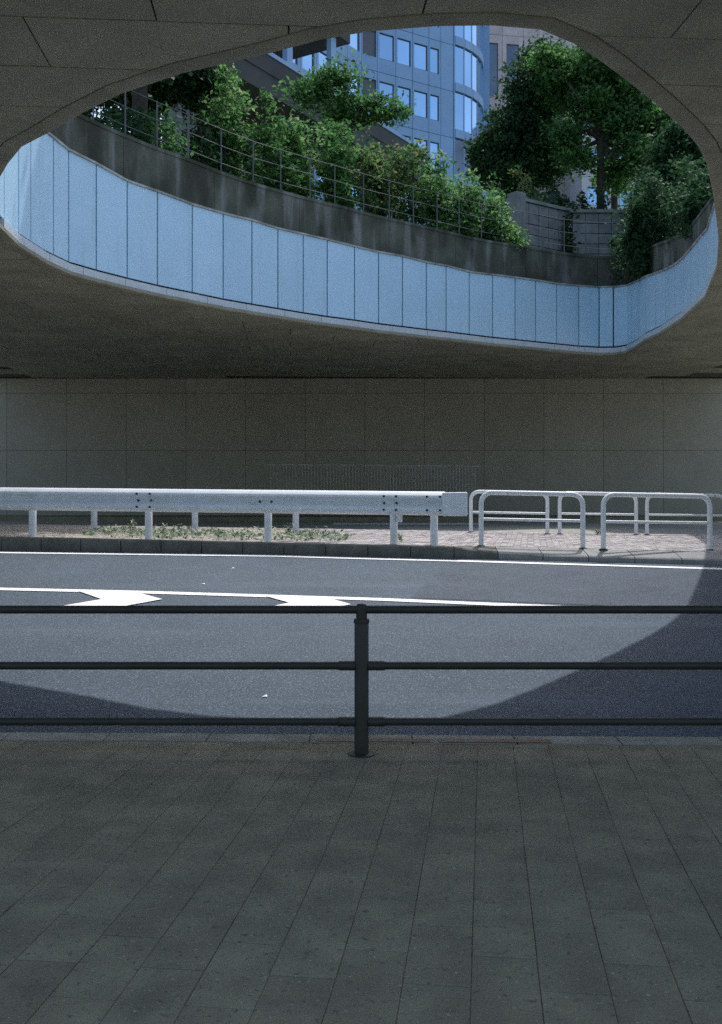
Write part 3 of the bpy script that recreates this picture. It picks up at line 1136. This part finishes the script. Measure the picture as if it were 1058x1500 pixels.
S(1032, 205, 80, 26.3, M['leaf_dark'], 'tall dark shrub against the right edge of the opening', 4600, drop=1.0)
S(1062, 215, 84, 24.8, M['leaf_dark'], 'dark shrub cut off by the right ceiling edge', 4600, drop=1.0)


def tree(px, dbase, top, crowns, m_, label, size=0.085, trunk_r=0.2, lean=0.0, name='tree', split=None, mats=None):
    b = P(px, 400, dbase); b.z = ZU
    root = empty(name, (b.x, dbase, ZU), label, 'tree')
    fork = P(px + lean, split[1] if split else 300, dbase)
    tk = MB()
    tk.tube([(b.x, dbase, ZU - 0.2), (b.x * .7 + fork.x * .3, dbase, ZU * .7 + fork.z * .3), tuple(fork)], [trunk_r * 1.25, trunk_r, trunk_r * 0.8], 10)
    lv = []
    for (cx, cy, rx, ry, ncl, nl) in crowns:
        c = P(cx, cy, dbase)
        rX, rZ = rx / F * dbase, ry / F * dbase
        p, cs = clumps((c.x, dbase + rng.uniform(-.6, .6), c.z), (rX, min(rX, 2.6) * 0.9, rZ), ncl, nl, 0.24, shell=0.5, flat=0.7)
        lv.append(p)
        mid = fork.lerp(c, 0.5) + Vector((rng.uniform(-.2, .2), rng.uniform(-.4, .4), 0.2))
        tk.tube([tuple(fork), tuple(mid), tuple(c)], [trunk_r * 0.6, trunk_r * 0.42, trunk_r * 0.18], 8)
        for q_ in cs[::3]:
            a = Vector(q_.tolist())
            tk.tube([tuple(mid.lerp(c, rng.uniform(0.2, 1))), tuple((a + c) / 2 + Vector((0, 0, .1))), tuple(a)], [trunk_r * 0.16, trunk_r * 0.1, trunk_r * 0.03], 5, cap=False)
    tk.build('trunk', M['bark'], root, smooth=True)
    leaves_mesh('crown', np.concatenate(lv), size, m_, root, up=0.4)
    return root


# dense round tree in front of the second building
tree(752, 40, 60, [(745, 205, 52, 58, 66, 140), (775, 150, 44, 50, 60, 140), (714, 225, 26, 40, 36, 130), (800, 100, 34, 42, 44, 130), (795, 215, 42, 56, 60, 130), (740, 255, 46, 34, 40, 130)],
     M['leaf_dark'], 'dense dark round tree hiding the foot of the brown stone building', trunk_r=0.16, split=(752, 290))
# open tree with a visible trunk
tree(880, 37.5, 40, [(850, 120, 40, 34, 36, 110), (905, 130, 42, 34, 36, 110), (815, 95, 34, 40, 30, 110), (945, 175, 40, 34, 34, 110), (838, 200, 26, 30, 20, 100), (925, 235, 36, 26, 26, 100),
                     (880, 80, 44, 34, 32, 100), (985, 190, 32, 34, 28, 100), (862, 160, 30, 24, 20, 90), (905, 180, 30, 26, 20, 90), (850, 235, 26, 18, 10, 80), (905, 255, 30, 20, 16, 80)],
     M['leaf_mid'], 'open broadleaf tree with a dark forked trunk above the block walls', trunk_r=0.17, split=(880, 205), size=0.095)
tree(990, 33, 190, [(985, 245, 34, 40, 44, 130), (1015, 215, 36, 48, 44, 130), (1030, 290, 30, 50, 44, 130), (965, 300, 30, 40, 36, 120)],
     M['leaf_dark'], 'dark tree filling the right corner of the opening', trunk_r=0.14, split=(990, 320))
tree(900, 47, 80, [(840, 140, 40, 60, 26, 80), (905, 200, 46, 36, 22, 80), (960, 200, 40, 60, 30, 90), (815, 240, 30, 34, 16, 80), (920, 110, 50, 50, 26, 90), (905, 270, 40, 16, 16, 90)],
     M['leaf_mid'] , 'background tree behind the open broadleaf tree', trunk_r=0.18, split=(905, 250))
tree(205, 24.3, -300, [(262, -161, 150, 150, 70, 150), (120, -120, 130, 120, 60, 150), (30, -150, 120, 120, 50, 150), (330, -20, 60, 50, 30, 120), (170, 60, 90, 60, 40, 120)],
     M['leaf_dark'], 'big tree at the left whose dark crown is mostly hidden above the ceiling edge', trunk_r=0.2, split=(210, 20), size=0.11)
# taller branchy tree whose top crosses the office facade
tree(505, 32, 95, [(474, 116, 26, 12, 12, 50), (508, 122, 26, 14, 12, 55), (572, 168, 26, 12, 12, 50), (448, 134, 22, 16, 10, 60), (540, 160, 30, 16, 14, 60), (500, 152, 44, 26, 26, 70)],
     M['leaf_mid'], 'slender tree reaching in front of the office windows', trunk_r=0.07, split=(500, 200), size=0.08)
tree(215, 27.5, 95, [(120, 128, 60, 34, 40, 120), (190, 130, 60, 40, 50, 120), (255, 112, 50, 40, 46, 120), (300, 130, 30, 40, 30, 110), (160, 95, 80, 30, 40, 110)],
     M['leaf_dark'], 'dark evergreen tree behind the leftmost shrubs', trunk_r=0.14, split=(215, 170))

# ------------------------------------------------------------------ weeds on the median
pos = []
for _ in range(260):
    x = -4.6 + 4.4 * random.random() ** 0.9; y = dk(x) + random.uniform(0.55, 3.2)
    h = random.uniform(0.03, 0.12)
    k = random.randint(4, 12)
    z = zmed(x, y)
    pos.append(np.array([x, y, z + h * 0.5]) + rng.normal(size=(k, 3)) * np.array([0.06, 0.06, h * 0.3]))
wp = np.concatenate(pos); wp[:, 2] = np.maximum(wp[:, 2], zmed(-2, 16) - 0.02)
tag(leaves_mesh('weeds', wp, 0.035, M['weed'], None, up=0.6), kind='stuff')


def weed(px, d, h, label, spread=0.09):
    X = (px - 529) / F * d
    z = zmed(X, d)
    root = empty('weed', (X, d, z), label, 'weed', 'taller weeds on the median')
    st = MB(); pos = []
    for k in range(3):
        a = random.uniform(0, 6.28); hh = h * random.uniform(0.6, 1)
        tip = Vector((X + math.cos(a) * spread, d + math.sin(a) * spread, z + hh))
        md = Vector((X + math.cos(a) * spread * .3, d + math.sin(a) * spread * .3, z + hh * .6))
        st.tube([(X, d, z - 0.03), tuple(md), tuple(tip)], [0.006, 0.005, 0.002], 5)
        for _ in range(16):
            t = random.uniform(0.15, 1)
            q_ = Vector((X, d, z)).lerp(md, t / .6) if t < .6 else md.lerp(tip, (t - .6) / .4)
            pos.append([q_.x + random.gauss(0, .03), q_.y + random.gauss(0, .03), q_.z])
    st.build('stem', M['weed'], root)
    leaves_mesh('foliage', pos, 0.026, M['weed'], root)


weed(190, 16.2, 0.33, 'tall thin weed left of the bolted guardrail post')
weed(238, 16.0, 0.24, 'bushy weed just right of the bolted guardrail post')
weed(252, 16.4, 0.20, 'small weed in the gap before the second rear post')
weed(424, 16.6, 0.30, 'upright weed close to the rear post at the right end of the weeds')
weed(455, 16.0, 0.22, 'spreading weed where the soil meets the bricks', 0.14)
weed(588, 15.6, 0.14, 'small tuft beside the double guardrail post')
weed(876, 19.4, 0.16, 'small green sprout between the hoop barriers')
weed(320, 16.1, 0.16, 'low weed tuft in the middle of the gravel strip')
# scraps on the asphalt
for (x, y, lb) in ((341, 833, 'small pale scrap lying on the far lane'), (388, 1021, 'pale scrap on the sunlit near lane beyond the lowest rail'), (298, 856, 'pale scrap just above the lane line')):
    p = on_road(x, y)
    q = MB(); w = 0.02
    q.add([(p[0] - w, p[1] - .012, zroad(p[1]) + .004), (p[0] + w, p[1] - .018, zroad(p[1]) + .006), (p[0] + w * .8, p[1] + .018, zroad(p[1]) + .014), (p[0] - w * .6, p[1] + .018, zroad(p[1]) + .006),
           (p[0], p[1], zroad(p[1]) + .016)], [(0, 1, 4), (1, 2, 4), (2, 3, 4), (3, 0, 4), (3, 2, 1, 0)])
    q.build('paper_scrap', M['paint'], None, label=lb, cat='litter', group='scraps of litter on the asphalt')

# ------------------------------------------------------------------ block walls on the upper ground
def block_wall(pa_, pb_, da_, db_, ya_, yb_, label, post_at=None):
    A, B = P(pa_, ya_, da_), P(pb_, yb_, db_)
    root = empty('block_wall', (A.x, A.y, ZU), label, 'garden wall', 'pale block walls above the opening')
    a, b = Vector((A.x, A.y)), Vector((B.x, B.y))
    t = (b - a).normalized(); nn = Vector((t.y, -t.x)); LN = (b - a).length
    zt = (A.z + B.z) / 2
    ncol = max(2, round(LN / 0.48)); cw = LN / ncol
    rh = 0.36
    z = ZU
    nr = int((zt - 0.12 - ZU) / rh)
    def bx(s0, s1, z0, z1, o0, o1, nm, m_):
        q = MB()
        c = [a + t * s0 + nn * o1, a + t * s1 + nn * o1, a + t * s1 + nn * o0, a + t * s0 + nn * o0]
        q.hexa([(p.x, p.y, z0) for p in c], [(p.x, p.y, z1) for p in c]); return q.build(nm, m_, root)
    bx(0.01, LN - 0.01, ZU - 0.2, zt - 0.13, -0.1, 0.05, 'core', M['backing'])
    z0 = zt - 0.12 - nr * rh
    for r_ in range(nr):
        for c_ in range(ncol):
            bx(c_ * cw + 0.012, (c_ + 1) * cw - 0.012, z0 + r_ * rh + 0.012, z0 + (r_ + 1) * rh - 0.012, -0.08, 0.10 + random.uniform(-.006, .006), 'block', M['block'])
    bx(-0.08, LN + 0.05, zt - 0.11, zt, -0.14, 0.16, 'coping', M['block'])
    if post_at is not None:
        bx(post_at - 0.22, post_at + 0.22, ZU - 0.1, zt + 0.14, -0.22, 0.22, 'pillar', M['block'])


block_wall(757, 829, 34.2, 35.6, 290, 306, 'pale block wall with a capped pillar at its end, behind the silvery shrubs', 0.0)
block_wall(838, 914, 35.2, 35.2, 307, 310, 'pale block wall facing the road, right of the dark gap')


# ------------------------------------------------------------------ buildings
def facade(root, A, B, bays, floors, inward, m_, thick=0.22, win_m=None, pane_split=True, gap=0.02):
    """bays (s0, s1, w0, w1, glass) in metres from A; floors (z0, z1, sill, head)"""
    a, b = Vector(A), Vector(B)
    t = (b - a).normalized(); nn = Vector((t.y, -t.x))
    if inward > 0: nn = -nn
    def hexa(q, s0, s1, z0, z1, o0, o1):
        c = [a + t * s0 + nn * o1, a + t * s1 + nn * o1, a + t * s1 + nn * o0, a + t * s0 + nn * o0]
        q.hexa([(p.x, p.y, z0) for p in c], [(p.x, p.y, z1) for p in c])
    for (s0, s1, w0, w1, gm) in bays:
        for (z0, z1, sl, hd) in floors:
            q = MB()
            g_ = gap
            if gm is None:
                hexa(q, s0 + g_, s1 - g_, z0 + g_, z1 - g_, -thick, 0)
            else:
                hexa(q, s0 + g_, w0, z0 + g_, z1 - g_, -thick, 0)
                hexa(q, w1, s1 - g_, z0 + g_, z1 - g_, -thick, 0)
                hexa(q, w0, w1, z0 + g_, sl, -thick, -0.004)
                hexa(q, w0, w1, hd, z1 - g_, -thick, -0.004)
            q.build('cladding_panel', m_, root)
            if gm is not None:
                q = MB(); hexa(q, w0, w0 + 0.06, sl, hd, -0.15, -0.09); hexa(q, w1 - 0.06, w1, sl, hd, -0.15, -0.09)
                hexa(q, w0 + .06, w1 - .06, sl, sl + 0.07, -0.15, -0.09); hexa(q, w0 + .06, w1 - .06, hd - 0.07, hd, -0.15, -0.09)
                fo = q.build('window', M['frame'], root)
                q = MB(); hexa(q, w0 + 0.06, w1 - 0.06, sl + 0.07, hd - 0.07, -0.14, -0.12)
                q.build('pane', M[gm], fo)


bld = empty('office_building', (4, 78, ZU), 'blue-grey office block with square windows and a curved glass bay', 'building')
FH = 3.67
ZF0 = 33.2           # floor line whose windows have their sill at 34.3
floors = [(ZF0 + k * FH, ZF0 + (k + 1) * FH, ZF0 + k * FH + 1.05, ZF0 + k * FH + 3.02) for k in range(-4, 3)]
PA = Vector((0.05, 74.2)); PB = Vector((7.34, 78.7))
fdir = (PB - PA).normalized()


def s_main(px):
    k = (px - 529) / F
    # PA.x + f.x s = k (PA.y + f.y s)
    return (k * PA.y - PA.x) / (fdir.x - k * fdir.y)


def bay(p0, p1, w0=None, w1=None, gm=None):
    return (s_main(p0), s_main(p1), s_main(w0) if w0 else 0, s_main(w1) if w1 else 0, gm)


bays = [bay(529.6, 553, 531.5, 551.5, 'louvre'), bay(553, 580, 556, 577.5, 'glass'), bay(580, 604.5, 582.5, 602, 'glass'), bay(604.5, 628.5, 607, 626.5, 'glass'),
        bay(628.5, 646, 630.5, 643.5, 'glass'), bay(646, 664.5)]
facade(bld, PA, PB, bays, floors, -1, M['clad'])
# left wing
WA = Vector((-5.2, 66.4)); wdir = (PA - WA).normalized(); WL = (PA - WA).length
wb = []
nb_ = 5
for k in range(nb_):
    s0, s1 = WL * k / nb_, WL * (k + 1) / nb_
    wb.append((s0, s1 - (0.02 if k == nb_ - 1 else 0), s0 + 0.25, s1 - 0.25, 'glass'))
facade(bld, WA, PA, wb, floors, -1, M['clad'])
# body behind the facades
q = MB()
nM = Vector((fdir.y, -fdir.x)); nW = Vector((wdir.y, -wdir.x))
body = [WA - nW * 0.3, PA - nM * 0.3 + Vector((-.1, .1)), PB - nM * 0.3, Vector((9.0, 83)), Vector((9.6, 88)), Vector((0, 98)), Vector((-16, 80))]
q.prism([tuple(p) for p in body], ZU - 1, floors[-1][1] + 0.6)
q.build('body', M['frame'], bld)
q = MB()
lowz = floors[0][0]
for (u, v, nn) in ((WA, PA, nW), (PA, PB, nM)):
    q.hexa([(*(u), ZU), (*(v), ZU), (*(v - nn * .25), ZU), (*(u - nn * .25), ZU)], [(*(u), lowz), (*(v), lowz), (*(v - nn * .25), lowz), (*(u - nn * .25), lowz)])
q.build('plinth', M['clad'], bld)
# curved glass bay
RB = 5.7
a0 = math.atan2(fdir.y, fdir.x)
ctr = PB + Vector((-fdir.y, fdir.x)) * RB
NA = 6
arc = [ctr + Vector((math.sin(a0 + t), -math.cos(a0 + t))) * RB for t in np.linspace(0.0, R(62), NA + 1)]
arc = [p + fdir * 0.05 for p in arc]
for (z0, z1, sl, hd) in floors:
    for u, v in zip(arc[:-1], arc[1:]):
        t = (v - u).normalized(); nn = Vector((t.y, -t.x)); uu, vv = u + t * 0.05, v - t * 0.05
        q = MB(); q.hexa([(*(uu), z0 + .78), (*(vv), z0 + .78), (*(vv - nn * .08), z0 + .78), (*(uu - nn * .08), z0 + .78)], [(*(uu), z1 - .04), (*(vv), z1 - .04), (*(vv - nn * .08), z1 - .04), (*(uu - nn * .08), z1 - .04)])
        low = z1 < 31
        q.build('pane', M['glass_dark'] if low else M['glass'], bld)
        q = MB()
        uu, vv = u + nn * 0.16, v + nn * 0.16
        q.hexa([(*(uu), z0 + .05), (*(vv), z0 + .05), (*(v - nn * .3), z0 + .05), (*(u - nn * .3), z0 + .05)], [(*(uu), z0 + .72), (*(vv), z0 + .72), (*(v - nn * .3), z0 + .72), (*(u - nn * .3), z0 + .72)])
        q.build('spandrel', M['clad'], bld)
for p in arc:
    q = MB(); q.box(p.x - 0.05, p.x + 0.05, p.y - 0.05, p.y + 0.05, floors[0][0], floors[-1][1])
    q.build('mullion', M['clad'], bld)
q = MB(); q.prism([tuple(p - (p - ctr).normalized() * 0.4) for p in arc] + [tuple(ctr)], ZU, floors[-1][1])
q.build('bay_core', M['frame'], bld)
q = MB(); e = arc[-1]; q.box(e.x - 0.1, e.x + 0.75, e.y - 0.1, e.y + 0.9, ZU, floors[-1][1] + 0.5)
q.build('corner_pier', M['clad'], bld)

# brown stone building behind
b2 = empty('stone_building', (16, 98, ZU), 'brownish stone building with tall dark windows behind the glass bay', 'building')
fl2 = [(17.8 + k * 7.0, 24.8 + k * 7.0, 18.8 + k * 7, 24.0 + k * 7) for k in range(0, 5)]
A2 = Vector((11.6, 96)); B2 = Vector((30.0, 99))
L2 = (B2 - A2).length
b2b = []
s = 0
k = 0
while s + 2.1 <= L2:
    b2b.append((s, s + 2.1, s + 0.42, s + 1.68, 'glass_dark')); s += 2.1
facade(b2, A2, B2, b2b, fl2, -1, M['clad2'])
q = MB(); q.prism([(11.7, 96.4), (30, 99.4), (30, 115), (11.7, 115)], ZU - 1, 53.0)
q.build('body', M['clad2'], b2)
# pale building glimpsed through the trees
b3 = empty('pale_building', (30, 105, ZU), 'pale building glimpsed through gaps in the open tree', 'building')
fl3 = [(ZU + k * 3.5, ZU + (k + 1) * 3.5, ZU + k * 3.5 + 1.0, ZU + k * 3.5 + 2.6) for k in range(0, 8)]
A3, B3 = Vector((19.5, 88)), Vector((40, 90))
L3 = (B3 - A3).length
facade(b3, A3, B3, [(L3 * k / 7, L3 * (k + 1) / 7, L3 * k / 7 + .5, L3 * (k + 1) / 7 - .5, 'glass') for k in range(7)], fl3, -1, M['pale_wall'])
q = MB(); q.prism([(19.6, 88.4), (40, 90.4), (40, 95), (19.6, 95)], ZU - 1, ZU + 28.2)
q.build('body', M['pale_wall'], b3)

# elevated walkway running away at the left
wk = empty('elevated_walkway', (-3, 52, ZU), 'dark elevated walkway slab with pale parapet edge and columns left of the offices', 'walkway')
U, V_ = Vector((-13, 36.2)), Vector((4.2, 64.5))
t = (V_ - U).normalized(); nn = Vector((t.y, -t.x))
zk = 23.4


def wbox(nm, s0, s1, o0, o1, z0, z1, m_):
    q = MB(); c = [U + t * s0 + nn * o1, U + t * s1 + nn * o1, U + t * s1 + nn * o0, U + t * s0 + nn * o0]
    q.hexa([(p.x, p.y, z0) for p in c], [(p.x, p.y, z1) for p in c]); q.build(nm, m_, wk)


WLn = (V_ - U).length
wbox('deck', 0, WLn, -4.5, 0, zk - 1.9, zk - 0.9, M['deck'])
wbox('parapet', 0, WLn, -0.2, 0.05, zk - 0.9, zk, M['deck'])
wbox('edge', 0, WLn, -0.25, 0.10, zk + 0.003, zk + 0.22, M['clad'])
wbox('canopy', 0, WLn * 0.72, -4.5, 0.0, zk + 3.6, zk + 4.2, M['deck'])
for k in range(8):
    s = 1.5 + k * 4.2
    if s < WLn * .72: wbox('column', s - 0.25, s + 0.25, -0.55, -0.25, zk - 0.9, zk + 3.6, M['clad'])
    wbox('pier', s - 0.35, s + 0.35, -2.6, -1.9, ZU, zk - 1.9, M['deck'])
